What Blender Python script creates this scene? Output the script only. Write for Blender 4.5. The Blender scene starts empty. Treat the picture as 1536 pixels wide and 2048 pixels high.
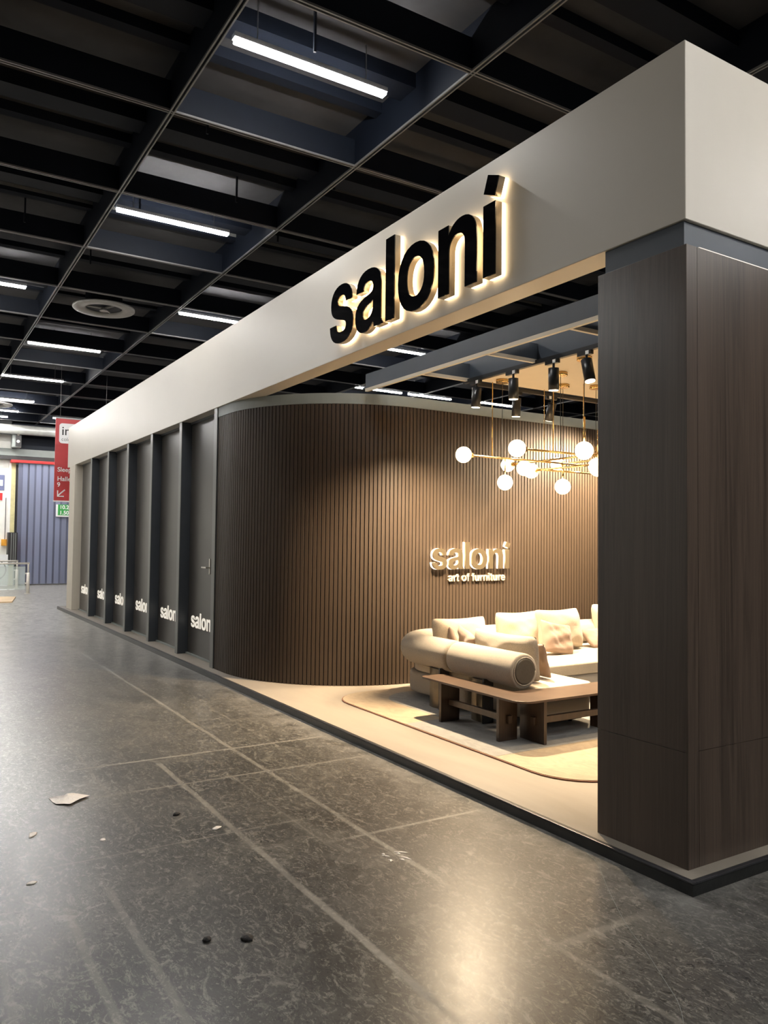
import bpy, bmesh, math, random
from mathutils import Vector, Matrix
random.seed(7)
S = bpy.context.scene
COL = S.collection
PI = math.pi

# ------------------------------------------------------------------ camera
cd = bpy.data.cameras.new('camera'); cam = bpy.data.objects.new('camera', cd); COL.objects.link(cam)
F_PX, YAW, PITCH, ROLL = 1568.84, 2.5868, 0.0384, 0.0116
fw = Vector((math.cos(PITCH)*math.cos(YAW), math.cos(PITCH)*math.sin(YAW), math.sin(PITCH)))
rt = fw.cross(Vector((0, 0, 1))).normalized(); up = rt.cross(fw)
r2 = rt*math.cos(ROLL)+up*math.sin(ROLL); u2 = up*math.cos(ROLL)-rt*math.sin(ROLL)
M = Matrix((r2, u2, -fw)).transposed().to_4x4(); M.translation = Vector((2.3386, -3.1282, 1.6))
cam.matrix_world = M
cd.sensor_fit = 'VERTICAL'; cd.sensor_height = 24.0; cd.sensor_width = 18.0
cd.lens = F_PX/2048*24.0; cd.clip_start = 0.05; cd.clip_end = 200
S.camera = cam
# ------------------------------------------------------------------ world, exposure
w = bpy.data.worlds.new('world'); S.world = w; w.use_nodes = True
w.node_tree.nodes['Background'].inputs[0].default_value = (0.75, 0.74, 0.72, 1)
w.node_tree.nodes['Background'].inputs[1].default_value = 0.10
S.view_settings.view_transform = 'Standard'; S.view_settings.look = 'None'
S.view_settings.exposure = 0.0; S.view_settings.gamma = 1.0; S.view_settings.use_curve_mapping = False
LED = 205.0           # ceiling strip radiance
SPOT = 340.0          # track spot power scale
GLOBE = 9.0
HALO = 5.5

# ------------------------------------------------------------------ materials
def new_mat(name):
    m = bpy.data.materials.new(name); m.use_nodes = True
    return m, m.node_tree, m.node_tree.nodes['Principled BSDF']
def N(t, ty, **k):
    n = t.nodes.new(ty)
    for a, b in k.items(): setattr(n, a, b)
    return n
def mix_rgb(t, fac, a, b):
    n = N(t, 'ShaderNodeMix', data_type='RGBA')
    for i, v in ((0, fac), (6, a), (7, b)):
        if isinstance(v, bpy.types.NodeSocket): t.links.new(v, n.inputs[i])
        else: n.inputs[i].default_value = v if i == 0 else (*v, 1)
    return n.outputs[2]
def math_n(t, op, a, b=None, c=None):
    n = N(t, 'ShaderNodeMath', operation=op)
    for i, v in enumerate((a, b, c)):
        if v is None: continue
        if isinstance(v, bpy.types.NodeSocket): t.links.new(v, n.inputs[i])
        else: n.inputs[i].default_value = v
    return n.outputs[0]
def noise(t, vec, scale, detail=4, rough=.6, dist=0):
    n = N(t, 'ShaderNodeTexNoise'); n.inputs['Scale'].default_value = scale
    n.inputs['Detail'].default_value = detail; n.inputs['Roughness'].default_value = rough
    n.inputs['Distortion'].default_value = dist
    if vec is not None: t.links.new(vec, n.inputs['Vector'])
    return n.outputs['Fac']
def ramp(t, fac, p0, p1, v0=0., v1=1.):
    n = N(t, 'ShaderNodeMapRange'); t.links.new(fac, n.inputs[0])
    n.inputs[1].default_value = p0; n.inputs[2].default_value = p1
    n.inputs[3].default_value = v0; n.inputs[4].default_value = v1
    return n.outputs[0]
def coords(t, scale=(1, 1, 1), kind='Object'):
    tc = N(t, 'ShaderNodeTexCoord'); mp = N(t, 'ShaderNodeMapping')
    t.links.new(tc.outputs[kind], mp.inputs[0]); mp.inputs['Scale'].default_value = scale
    return mp.outputs[0]
def bump(t, b, h, strength, dist=.01):
    n = N(t, 'ShaderNodeBump'); n.inputs['Strength'].default_value = strength; n.inputs['Distance'].default_value = dist
    t.links.new(h, n.inputs['Height']); t.links.new(n.outputs[0], b.inputs['Normal'])
def plain(name, col, rough=.5, metal=0., var=.12, nscale=6, bstr=0., bscale=60, spec=.5, coat=0., scale=(1, 1, 1)):
    m, t, b = new_mat(name)
    v = coords(t, scale)
    f = ramp(t, noise(t, v, nscale), .3, .7)
    t.links.new(mix_rgb(t, f, tuple(c*(1-var) for c in col), tuple(min(1, c*(1+var)) for c in col)), b.inputs['Base Color'])
    b.inputs['Roughness'].default_value = rough; b.inputs['Metallic'].default_value = metal
    b.inputs['Specular IOR Level'].default_value = spec
    b.inputs['Coat Weight'].default_value = coat
    if bstr: bump(t, b, noise(t, v, bscale, 3), bstr)
    return m
def emis(name, col, st):
    m, t, b = new_mat(name)
    b.inputs['Base Color'].default_value = (*col, 1)
    b.inputs['Emission Color'].default_value = (*col, 1); b.inputs['Emission Strength'].default_value = st
    return m
def wood(name, dark, light, sc=(30, 30, 1.2), rough=.4, rand=0., spec=.4, warp=1.5):
    m, t, b = new_mat(name)
    v = coords(t, sc); f = ramp(t, noise(t, v, 1.0, 6, .65, warp), .32, .68)
    v2 = coords(t, (sc[0]*.16, sc[1]*.16, sc[2]*.3)); f2 = ramp(t, noise(t, v2, 1.0, 3, .5, 1.0), .35, .65)
    c = mix_rgb(t, f, dark, light)
    c = mix_rgb(t, math_n(t, 'MULTIPLY', f2, .45), c, tuple(x*1.5 for x in light))
    if rand:
        oi = N(t, 'ShaderNodeObjectInfo'); r = math_n(t, 'MULTIPLY', oi.outputs['Random'], rand)
        c = mix_rgb(t, r, c, tuple(x*1.35 for x in light))
    t.links.new(c, b.inputs['Base Color']); b.inputs['Roughness'].default_value = rough
    b.inputs['Specular IOR Level'].default_value = spec
    bump(t, b, f, .12, .002)
    return m
def fabric(name, col, sc=260, var=.14, st=.5):
    m, t, b = new_mat(name)
    v = coords(t); f = ramp(t, noise(t, v, sc, 3, .7), .35, .65); f2 = ramp(t, noise(t, v, 9, 3), .35, .65)
    c = mix_rgb(t, f, tuple(x*(1-var*1.6) for x in col), tuple(min(1, x*(1+var*.6)) for x in col))
    c = mix_rgb(t, math_n(t, 'MULTIPLY', f2, .2), c, tuple(x*.8 for x in col))
    t.links.new(c, b.inputs['Base Color']); b.inputs['Roughness'].default_value = .9
    b.inputs['Sheen Weight'].default_value = .25; b.inputs['Specular IOR Level'].default_value = .2
    bump(t, b, f, st, .004)
    return m

M_ = {}
M_['fascia'] = plain('fascia_paint', (.585, .54, .465), .42, var=.015, nscale=2, bstr=.02, bscale=4)
M_['cream'] = plain('cream_panel', (.58, .53, .44), .5, var=.02)
M_['beige_ceiling'] = plain('beige_ceiling', (.55, .48, .38), .7, var=.02)
M_['anthracite'] = plain('anthracite_steel', (.045, .052, .062), .36, var=.06, spec=.6)
M_['post_sheen'] = plain('post_sheen', (.15, .155, .145), .35, var=.04)  # post fronts: hall reflection painted into the anthracite as lighter grey
M_['frame_blue'] = plain('blue_grey_frame', (.050, .063, .082), .45, var=.05)
M_['header_grey'] = plain('grey_header', (.23, .25, .235), .5, var=.04)
M_['door_panel'] = plain('smoked_panel', (.060, .053, .047), .3, var=.05, spec=.7, nscale=1.5)
M_['slat'] = wood('slat_wood', (.038, .026, .0175), (.050, .035, .024), (40, 40, .8), .5, .10, .3)
M_['slat_back'] = plain('black_felt', (.012, .009, .008), .9)
M_['pillar'] = wood('smoked_oak', (.027, .019, .0145), (.080, .056, .042), (20, 20, .5), .3, 0, .6, 3.4)
M_['platform'] = wood('pale_vinyl', (.20, .175, .143), (.245, .215, .178), (1.2, 5, 5), .45, 0, .4, .6)
M_['trim_black'] = plain('black_trim', (.010, .011, .011), .32, var=.2, bstr=.1, bscale=30)
M_['trim_top'] = plain('scuffed_trim', (.022, .022, .025), .4, var=.35, nscale=25)
M_['black_gloss'] = plain('black_acrylic', (.004, .004, .005), .08, var=0, spec=.4, coat=.1)
M_['letter_side'] = plain('champagne_return', (.62, .52, .38), .3, metal=.55, var=.02)
M_['halo'] = emis('warm_halo', (1.0, .78, .50), HALO)
M_['halo2'] = emis('white_halo', (1.0, .84, .62), HALO*.8)
M_['mirror'] = plain('mirror_metal', (.46, .37, .24), .33, metal=.9, var=0)
M_['gold_text'] = plain('pale_gold', (.62, .50, .36), .35, metal=.2, var=.02)
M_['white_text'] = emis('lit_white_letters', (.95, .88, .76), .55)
M_['fabric'] = fabric('boucle_cream', (.50, .44, .355), 300, .3, .8)
M_['fabric2'] = fabric('woven_cream', (.55, .47, .36), 220, .2)
M_['rose'] = fabric('dusty_linen', (.30, .215, .165), 380, .08, .2)
M_['leather'] = plain('taupe_leather', (.075, .064, .048), .45, var=.1, nscale=15, bstr=.1)
M_['piping'] = plain('sofa_piping', (.30, .25, .19), .7)
M_['plinth'] = plain('bronze_plinth', (.05, .04, .03), .4, metal=.4)
M_['bronze'] = plain('brushed_bronze', (.16, .135, .10), .35, metal=.85, var=.15)
M_['table'] = wood('walnut_top', (.045, .028, .019), (.080, .051, .034), (5, 5, 5), .32, 0, .5, 1.0)
M_['table_leg'] = wood('walnut_leg', (.030, .018, .012), (.060, .037, .024), (24, 24, 2), .34, 0, .5, 1.0)
M_['brass'] = plain('satin_brass', (.85, .57, .24), .22, metal=1, var=.04)
M_['globe'] = emis('opal_globe', (1.0, .80, .50), GLOBE)
M_['spot_black'] = plain('spot_black', (.012, .013, .015), .35, var=0)
M_['lens'] = emis('spot_lens', (1.0, .80, .55), 14)
M_['tag'] = plain('white_tag', (.8, .8, .78), .5)
M_['led'] = emis('led_diffuser', (1.0, .98, .955), LED)
M_['lamp_housing'] = plain('lamp_housing', (.35, .36, .37), .4)
M_['slab'] = plain('ceiling_slab', (.032, .032, .035), .8, var=.35, nscale=1.3)
M_['beam'] = plain('navy_beam', (.0035, .006, .0125), .6, var=.1, spec=.25)
M_['rail'] = plain('alu_rail', (.24, .24, .235), .35, metal=.4)
M_['duct'] = plain('duct_metal', (.34, .34, .32), .35, metal=.3)
M_['ring'] = plain('diffuser_ring', (.30, .29, .27), .5)
M_['far_wall'] = plain('far_wall_paint', (.86, .84, .78), .6, var=.04)
M_['grey_wall'] = plain('grey_wall_paint', (.30, .30, .29), .7)
M_['banner'] = plain('red_banner', (.50, .045, .05), .5, var=.1, nscale=3)
M_['white'] = plain('white_print', (.85, .85, .85), .5, var=0)
M_['black'] = plain('black_print', (.02, .02, .02), .5, var=0)
M_['red'] = plain('red_lintel', (.62, .03, .03), .45)
M_['green'] = plain('green_sign', (.05, .36, .08), .5, var=0)
M_['yellow'] = plain('yellow_frame', (.75, .68, .36), .5)
M_['orange'] = plain('orange_box', (.9, .42, .05), .5)
M_['steel'] = plain('stainless_steel', (.78, .74, .66), .35, metal=.3)
M_['dark'] = plain('dark_panel', (.03, .028, .028), .4)
M_['ply'] = wood('pale_ply', (.60, .42, .24), (.72, .54, .33), (4, 4, 4), .5)
M_['scrap'] = plain('crumpled_film', (.78, .73, .68), .35, bstr=.6, bscale=40)
M_['lump'] = plain('black_lump', (.008, .006, .006), .7, bstr=.6, bscale=60)
M_['jacket'] = plain('red_jacket', (.55, .05, .05), .7)
M_['skin'] = plain('skin', (.45, .28, .20), .6)
M_['trousers'] = plain('dark_trousers', (.03, .03, .04), .8)
M_['blue_board'] = plain('blue_notice', (.16, .18, .32), .5)

def strip_mat(col):
    m, t, b = new_mat('strip_pvc')
    v = coords(t, (1, 1, .12)); f = ramp(t, noise(t, v, 3), .3, .7)
    oi = N(t, 'ShaderNodeObjectInfo')
    c = mix_rgb(t, oi.outputs['Random'], tuple(.8*x for x in col), tuple(1.2*x for x in col))
    c = mix_rgb(t, math_n(t, 'MULTIPLY', f, .4), c, tuple(.9*sum(col)/3 for x in col))
    t.links.new(c, b.inputs['Base Color']); b.inputs['Roughness'].default_value = .3
    b.inputs['Transmission Weight'].default_value = .0; b.inputs['Alpha'].default_value = .62
    return m
M_['strip'] = strip_mat((.30, .335, .49)); M_['strip_dark'] = strip_mat((.17, .185, .28))
def glass_mat():
    m, t, b = new_mat('clear_glass')
    b.inputs['Base Color'].default_value = (.75, .85, .8, 1); b.inputs['Roughness'].default_value = .05
    b.inputs['Alpha'].default_value = .3
    return m
M_['glass'] = glass_mat()

def floor_mat():
    m, t, b = new_mat('worn_dark_linoleum')
    g = N(t, 'ShaderNodeNewGeometry').outputs['Position']
    sx = N(t, 'ShaderNodeSeparateXYZ'); t.links.new(g, sx.inputs[0]); X, Y = sx.outputs[0], sx.outputs[1]
    mp = N(t, 'ShaderNodeMapping'); t.links.new(g, mp.inputs[0]); P = mp.outputs[0]
    mpx = N(t, 'ShaderNodeMapping'); t.links.new(g, mpx.inputs[0]); mpx.inputs['Scale'].default_value = (1, 1.7, 1)
    mpx.inputs['Rotation'].default_value = (0, 0, .5)
    PX = mpx.outputs[0]
    base = mix_rgb(t, ramp(t, noise(t, P, .9, 5), .35, .65), (.034, .033, .031), (.085, .081, .073))
    # marbled flecks of the linoleum
    fl = ramp(t, noise(t, PX, 7, 8, .72, 2.6), .52, .62)
    base = mix_rgb(t, math_n(t, 'MULTIPLY', fl, .62), base, (.25, .237, .205))
    fl2 = ramp(t, noise(t, PX, 24, 5, .7, 1.8), .55, .66)
    base = mix_rgb(t, math_n(t, 'MULTIPLY', fl2, .7), base, (.27, .255, .22))
    fl3 = ramp(t, noise(t, PX, 15, 5, .7, 2.4), .46, .36)
    base = mix_rgb(t, math_n(t, 'MULTIPLY', fl3, .85), base, (.014, .014, .014))
    blot = ramp(t, noise(t, P, 2.1, 7, .75, 1.2), .54, .70)
    base = mix_rgb(t, math_n(t, 'MULTIPLY', blot, .45), base, (.19, .18, .155))
    # bright specks
    vo = N(t, 'ShaderNodeTexVoronoi'); vo.inputs['Scale'].default_value = 9; t.links.new(P, vo.inputs['Vector'])
    sp = ramp(t, vo.outputs['Distance'], .035, .02)
    spm = math_n(t, 'MULTIPLY', sp, ramp(t, noise(t, P, 2.0, 2), .5, .6))
    base = mix_rgb(t, math_n(t, 'MULTIPLY', spm, .8), base, (.6, .58, .5))
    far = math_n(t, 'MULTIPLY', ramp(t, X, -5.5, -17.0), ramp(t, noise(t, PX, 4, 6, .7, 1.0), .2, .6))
    base = mix_rgb(t, far, base, (.50, .48, .44))  # paler far floor: grazing reflection of the white wall painted into the colour
    # tape residue and scuffed joint lines, axis aligned: (axis, at, from, to, width, strength)
    wob = math_n(t, 'MULTIPLY', math_n(t, 'SUBTRACT', noise(t, P, 1.3, 2), .5), .03)
    brk = ramp(t, noise(t, P, 7, 4, .7), .30, .6)
    tot = None
    for ax, at, lo, hi, wd, st in (('y', -.89, -9.5, -.6, .022, .6), ('y', -1.49, -3.45, .2, .024, .75), ('y', -2.26, -1.6, .4, .022, .5),
                                   ('y', -2.46, -1.4, .5, .022, .5), ('x', -3.45, -2.2, 0, .020, .9), ('x', -2.77, -2.2, 0, .016, .7),
                                   ('x', -1.8, -2.6, -.9, .012, .6), ('x', -1.41, -1.2, 0, .016, .6), ('x', .0, -1.0, -.25, .03, .5),
                                   ('y', -.85, -.2, 1.5, .02, .5), ('y', .30, .02, .6, .012, .7), ('y', .115, .03, .6, .012, .7),
                                   ('x', -5.2, -2.8, 0, .01, .35), ('x', -6.9, -3, 0, .012, .3), ('y', -1.15, -3.0, -1.2, .008, .4),
                                   ('y', -.55, -8, -2, .01, .3), ('x', -4.2, -3, -.2, .009, .4), ('y', -1.95, -5, -2, .014, .3),
                                   ('y', -2.75, -6, 0, .02, .3), ('x', -2.2, -1.6, -.7, .009, .4), ('x', 1.1, -3, 2, .02, .4)):
        A, B = (X, Y) if ax == 'x' else (Y, X)
        d = math_n(t, 'ABSOLUTE', math_n(t, 'ADD', math_n(t, 'SUBTRACT', A, at), wob))
        l = ramp(t, d, wd*.95, wd*.5)
        e = math_n(t, 'ABSOLUTE', math_n(t, 'SUBTRACT', B, (lo+hi)/2))
        l = math_n(t, 'MULTIPLY', l, ramp(t, e, (hi-lo)/2, (hi-lo)/2-.25, 0, st))
        tot = l if tot is None else math_n(t, 'MAXIMUM', tot, l)
    tot = math_n(t, 'MULTIPLY', tot, math_n(t, 'MULTIPLY_ADD', brk, .6, .4))
    base = mix_rgb(t, math_n(t, 'MULTIPLY', tot, .85), base, (.26, .245, .21))
    # dusty margin along the platform edge
    dx = math_n(t, 'MAXIMUM', X, math_n(t, 'MULTIPLY', Y, -1))
    dust = math_n(t, 'MULTIPLY', ramp(t, dx, .42, .0), ramp(t, noise(t, P, 5, 4, .7), .35, .75))
    base = mix_rgb(t, math_n(t, 'MULTIPLY', dust, .75), base, (.30, .29, .27))
    # fine scratches
    for ang in (.35, 1.4, 2.4):
        ms = N(t, 'ShaderNodeMapping'); t.links.new(g, ms.inputs[0]); ms.inputs['Rotation'].default_value = (0, 0, ang); ms.inputs['Scale'].default_value = (.7, 26, 1)
        sc = ramp(t, noise(t, ms.outputs[0], 1.6, 5, .7), .66, .74)
        base = mix_rgb(t, math_n(t, 'MULTIPLY', sc, .3), base, (.3, .28, .24))
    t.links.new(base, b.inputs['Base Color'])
    rr = math_n(t, 'ADD', ramp(t, noise(t, PX, 11, 5, .65, 1.5), .35, .7, .28, .34), math_n(t, 'MULTIPLY', tot, .2))
    t.links.new(rr, b.inputs['Roughness']); b.inputs['Specular IOR Level'].default_value = .45
    h = math_n(t, 'ADD', noise(t, PX, 16, 4, .6, 1.0), math_n(t, 'MULTIPLY', noise(t, P, 60, 2), .2))
    bump(t, b, h, .035, .003)
    return m
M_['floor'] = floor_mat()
def rug_mat(name, c0, c1, c2):
    m, t, b = new_mat(name)
    v = coords(t, (1, 1.8, 1)); f = ramp(t, noise(t, v, 5, 5, .6, 1.6), .35, .65); f2 = ramp(t, noise(t, v, 120, 2), .3, .7)
    c = mix_rgb(t, f, c0, c1); c = mix_rgb(t, math_n(t, 'MULTIPLY', f2, .25), c, c2)
    t.links.new(c, b.inputs['Base Color']); b.inputs['Roughness'].default_value = .8
    b.inputs['Sheen Weight'].default_value = .3; bump(t, b, f2, .3, .003)
    return m
M_['rug'] = rug_mat('rug_beige', (.29, .215, .13), (.40, .305, .19), (.26, .19, .11))
M_['rug_grey'] = rug_mat('rug_grey', (.17, .165, .15), (.26, .25, .225), (.14, .135, .125))
M_['rug_edge'] = plain('rug_edge', (.20, .09, .055), .8)

# ------------------------------------------------------------------ object helpers
def link(name, me, mats, parent=None):
    o = bpy.data.objects.new(name, me); COL.objects.link(o)
    for m in (mats if isinstance(mats, (list, tuple)) else [mats]):
        me.materials.append(M_[m])
    if parent: o.parent = parent
    return o
def tag(o, label=None, cat=None, group=None, kind=None):
    if label: o['label'] = label
    if cat: o['category'] = cat
    if group: o['group'] = group
    if kind: o['kind'] = kind
    return o
def empty(name, loc, label, cat, group=None, rz=0):
    o = bpy.data.objects.new(name, None); COL.objects.link(o); o.location = loc; o.rotation_euler = (0, 0, rz)
    o.empty_display_size = .1
    return tag(o, label, cat, group)
def bx(bm, x0, x1, y0, y1, z0, z1, mi=0):
    vs = [bm.verts.new(p) for p in ((x0, y0, z0), (x1, y0, z0), (x1, y1, z0), (x0, y1, z0), (x0, y0, z1), (x1, y0, z1), (x1, y1, z1), (x0, y1, z1))]
    for f in ((0, 3, 2, 1), (4, 5, 6, 7), (0, 1, 5, 4), (1, 2, 6, 5), (2, 3, 7, 6), (3, 0, 4, 7)):
        bm.faces.new([vs[i] for i in f]).material_index = mi
def fin(bm, bevel=0, seg=2, smooth=False):
    if bevel:
        bmesh.ops.bevel(bm, geom=bm.edges[:], offset=bevel, segments=seg, profile=.6, affect='EDGES', clamp_overlap=True)
    bmesh.ops.recalc_face_normals(bm, faces=bm.faces)
    me = bpy.data.meshes.new('m'); bm.to_mesh(me); bm.free()
    if smooth:
        for p in me.polygons: p.use_smooth = True
    return me
def box(name, x0, x1, y0, y1, z0, z1, mat, parent=None, bevel=0, smooth=False, seg=2, off=None):
    """coordinates given in world; if off, subtract it (parent origin)"""
    if off is not None:
        x0 -= off[0]; x1 -= off[0]; y0 -= off[1]; y1 -= off[1]; z0 -= off[2]; z1 -= off[2]
    bm = bmesh.new(); bx(bm, x0, x1, y0, y1, z0, z1)
    return link(name, fin(bm, bevel, seg, smooth), mat, parent)
def frames(path):
    """parallel-ish frames for a polyline (list of Vector)"""
    out = []
    prev = None
    for i, p in enumerate(path):
        a = path[max(0, i-1)]; b = path[min(len(path)-1, i+1)]
        d = (b-a).normalized()
        if prev is None:
            n = Vector((0, 0, 1)) if abs(d.z) < .9 else Vector((1, 0, 0))
        else: n = prev
        n = (n-d*n.dot(d)).normalized(); prev = n
        out.append((p, n, d.cross(n)))
    return out
def tube(bm, path, rad, seg=10, cap=True, mi=0):
    path = [Vector(p) for p in path]
    rads = rad if isinstance(rad, (list, tuple)) else [rad]*len(path)
    rings = []
    for (p, n, b), r in zip(frames(path), rads):
        rings.append([bm.verts.new(p+n*r*math.cos(2*PI*k/seg)+b*r*math.sin(2*PI*k/seg)) for k in range(seg)])
    for a, b in zip(rings, rings[1:]):
        for k in range(seg):
            bm.faces.new((a[k], a[(k+1) % seg], b[(k+1) % seg], b[k])).material_index = mi
    if cap:
        bm.faces.new(rings[0][::-1]).material_index = mi; bm.faces.new(rings[-1]).material_index = mi
def tube_obj(name, path, rad, mat, parent=None, seg=10, smooth=True):
    bm = bmesh.new(); tube(bm, path, rad, seg)
    me = fin(bm)
    if smooth:
        for p in me.polygons: p.use_smooth = len(p.vertices) == 4
    return link(name, me, mat, parent)
def sphere_me(r, u=24, v=16):
    bm = bmesh.new(); bmesh.ops.create_uvsphere(bm, u_segments=u, v_segments=v, radius=r); return fin(bm, smooth=True)
def prism(bm, pts, z0, z1, mi=0):
    lo = [bm.verts.new((x, y, z0)) for x, y in pts]; hi = [bm.verts.new((x, y, z1)) for x, y in pts]
    bm.faces.new(lo[::-1]).material_index = mi; bm.faces.new(hi).material_index = mi
    n = len(pts)
    for i in range(n): bm.faces.new((lo[i], lo[(i+1) % n], hi[(i+1) % n], hi[i])).material_index = mi
def rrect(x0, x1, y0, y1, r, n=8):
    if not isinstance(r, (list, tuple)): r = [r]*4     # corners: (x1,y0),(x1,y1),(x0,y1),(x0,y0)
    out = []
    for (cx, cy, a0, rr) in ((x1-r[0], y0+r[0], -90, r[0]), (x1-r[1], y1-r[1], 0, r[1]), (x0+r[2], y1-r[2], 90, r[2]), (x0+r[3], y0+r[3], 180, r[3])):
        for k in range(n+1):
            a = math.radians(a0+90*k/n); out.append((cx+rr*math.cos(a), cy+rr*math.sin(a)))
    return out
def soft_prism(name, pts, z0, z1, mat, parent, rnd=.03, off=(0, 0, 0), seg=3):
    """extruded outline with rounded top and bottom rims"""
    cx = sum(p[0] for p in pts)/len(pts); cy = sum(p[1] for p in pts)/len(pts)
    bm = bmesh.new(); rings = []
    prof = [(rnd*(1-math.sin(a)), rnd*(1-math.cos(a))) for a in [PI/2*k/seg for k in range(seg+1)]]   # (inset, rise)
    prof = [(rnd*(1-math.sin(PI/2*k/seg)), rnd*(1-math.cos(PI/2*k/seg))) for k in range(seg+1)]
    lv = [(ins, z0+h) for ins, h in prof]+[(ins, z1-h) for ins, h in reversed(prof)]
    for ins, z in lv:
        ring = []
        n = len(pts)
        for i, (x, y) in enumerate(pts):
            px, py = pts[i-1]; qx, qy = pts[(i+1) % n]
            tx, ty = qx-px, qy-py; L = math.hypot(tx, ty) or 1
            nx, ny = -ty/L, tx/L                    # inward for ccw
            ring.append(bm.verts.new((x+nx*ins-off[0], y+ny*ins-off[1], z-off[2])))
        rings.append(ring)
    for a, b in zip(rings, rings[1:]):
        for i in range(len(a)): bm.faces.new((a[i], a[(i+1) % len(a)], b[(i+1) % len(a)], b[i]))
    bm.faces.new(rings[0][::-1]); bm.faces.new(rings[-1])
    me = fin(bm)
    for p in me.polygons: p.use_smooth = len(p.vertices) == 4
    return link(name, me, mat, parent)

# ------------------------------------------------------------------ lettering (own outlines, bold grotesque)
def C(*a): return a
G = {
 'l': (0, 278, [[(69, 0), (209, 0), (209, 718), (69, 718)]]),
 'i': (0, 278, [[(69, 0), (209, 0), (209, 524), (69, 524)], [(72, 612), (196, 562), (246, 690), (122, 738)]]),
 'o': (0, 611, [[(578, 266), C(578, 440, 470, 546, 306, 546), C(142, 546, 34, 440, 34, 266), C(34, 92, 142, -14, 306, -14), C(470, -14, 578, 92, 578, 266)],
                [(438, 266), C(438, 165, 388, 104, 306, 104), C(224, 104, 174, 165, 174, 266), C(174, 367, 224, 428, 306, 428), C(388, 428, 438, 367, 438, 266)]]),
 'n': (0, 611, [[(64, 0), (204, 0), (204, 315), C(204, 385, 245, 430, 312, 430), C(378, 430, 406, 395, 406, 325), (406, 0), (546, 0), (546, 350),
                 C(546, 480, 481, 546, 370, 546), C(296, 546, 237, 515, 198, 452), (198, 532), (64, 532)]]),
 'u': (0, 611, [[(547, 532), (407, 532), (407, 217), C(407, 147, 366, 102, 299, 102), C(233, 102, 205, 137, 205, 207), (205, 532), (65, 532), (65, 182),
                 C(65, 52, 130, -14, 241, -14), C(315, -14, 374, 17, 413, 80), (413, 0), (547, 0)]]),
 's': (0, 556, [[(500, 366), C(494, 484, 412, 546, 276, 546), C(134, 546, 50, 480, 50, 376), C(50, 286, 104, 244, 232, 214), C(332, 190, 376, 186, 376, 142),
                 C(376, 106, 340, 90, 276, 90), C(208, 90, 172, 114, 166, 172), (30, 172), C(32, 52, 118, -14, 276, -14), C(430, -14, 520, 52, 520, 160),
                 C(520, 260, 450, 298, 320, 326), C(226, 346, 192, 354, 192, 392), C(192, 424, 222, 440, 274, 440), C(334, 440, 362, 420, 366, 366)]]),
 'a': (0, 556, [[(378, 0), (524, 0), (524, 18), C(500, 40, 494, 55, 494, 90), (494, 370), C(494, 490, 410, 546, 265, 546), C(130, 546, 50, 480, 44, 365), (176, 365),
                 C(182, 415, 210, 434, 268, 434), C(325, 434, 354, 412, 354, 372), C(354, 330, 335, 322, 250, 310), C(110, 290, 29, 255, 29, 145),
                 C(29, 45, 95, -14, 195, -14), C(265, -14, 310, 10, 362, 62), C(363, 35, 366, 15, 378, 0)],
                [(354, 250), C(330, 232, 300, 228, 255, 218), C(195, 205, 170, 190, 170, 150), C(170, 115, 195, 97, 235, 97), C(300, 97, 354, 135, 354, 200), (354, 250)]]),
 'r': (0, 389, [[(64, 0), (204, 0), (204, 270), C(204, 380, 270, 420, 373, 406), (373, 543), C(290, 556, 235, 520, 196, 440), (196, 532), (64, 532)]]),
 't': (0, 333, [[(298, 524), (220, 524), (220, 668), (80, 668), (80, 524), (14, 524), (14, 430), (80, 430), (80, 120), C(80, 10, 140, -20, 298, 0), (298, 105),
                 C(240, 98, 220, 105, 220, 140), (220, 430), (298, 430)]]),
 'f': (0, 333, [[(304, 524), (220, 524), (220, 560), C(220, 605, 240, 620, 304, 612), (304, 722), C(160, 735, 80, 700, 80, 590), (80, 524), (14, 524), (14, 430), (80, 430),
                 (80, 0), (220, 0), (220, 430), (304, 430)]]),
 'e': (0, 556, [[(527, 230), (170, 230), C(175, 150, 210, 100, 280, 100), C(330, 100, 360, 120, 378, 160), (515, 160), C(485, 40, 400, -14, 280, -14),
                 C(120, -14, 30, 95, 30, 262), C(30, 440, 125, 546, 280, 546), C(440, 546, 535, 430, 527, 230)],
                [(172, 322), (385, 322), C(378, 395, 340, 432, 280, 432), C(218, 432, 180, 395, 172, 322)]]),
 ' ': (0, 278, []),
}
def flat(contour, n=7):
    out = []
    for s in contour:
        if len(s) == 2: out.append(s)
        else:
            p0 = out[-1]; p1, p2, p3 = (s[0], s[1]), (s[2], s[3]), (s[4], s[5])
            for k in range(1, n+1):
                t = k/n; q = 1-t
                out.append(tuple(q**3*p0[i]+3*q*q*t*p1[i]+3*q*t*t*p2[i]+t**3*p3[i] for i in (0, 1)))
    if math.dist(out[0], out[-1]) < 1e-6: out.pop()
    return out
def glyph_mesh(contours, depth):
    """contours: lists of (u,v) in metres -> mesh in uv plane, w from 0 to depth"""
    cu = bpy.data.curves.new('g', 'CURVE'); cu.dimensions = '2D'; cu.fill_mode = 'BOTH'; cu.extrude = depth/2
    for c in contours:
        sp = cu.splines.new('POLY'); sp.points.add(len(c)-1); sp.use_cyclic_u = True
        for p, q in zip(sp.points, c): p.co = (q[0], q[1], 0, 1)
    ob = bpy.data.objects.new('g', cu); COL.objects.link(ob)
    bpy.context.view_layer.update()
    me = bpy.data.meshes.new_from_object(ob.evaluated_get(bpy.context.evaluated_depsgraph_get()))
    bpy.data.objects.remove(ob); bpy.data.curves.remove(cu)
    for v in me.vertices: v.co.z += depth/2
    return me
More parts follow.
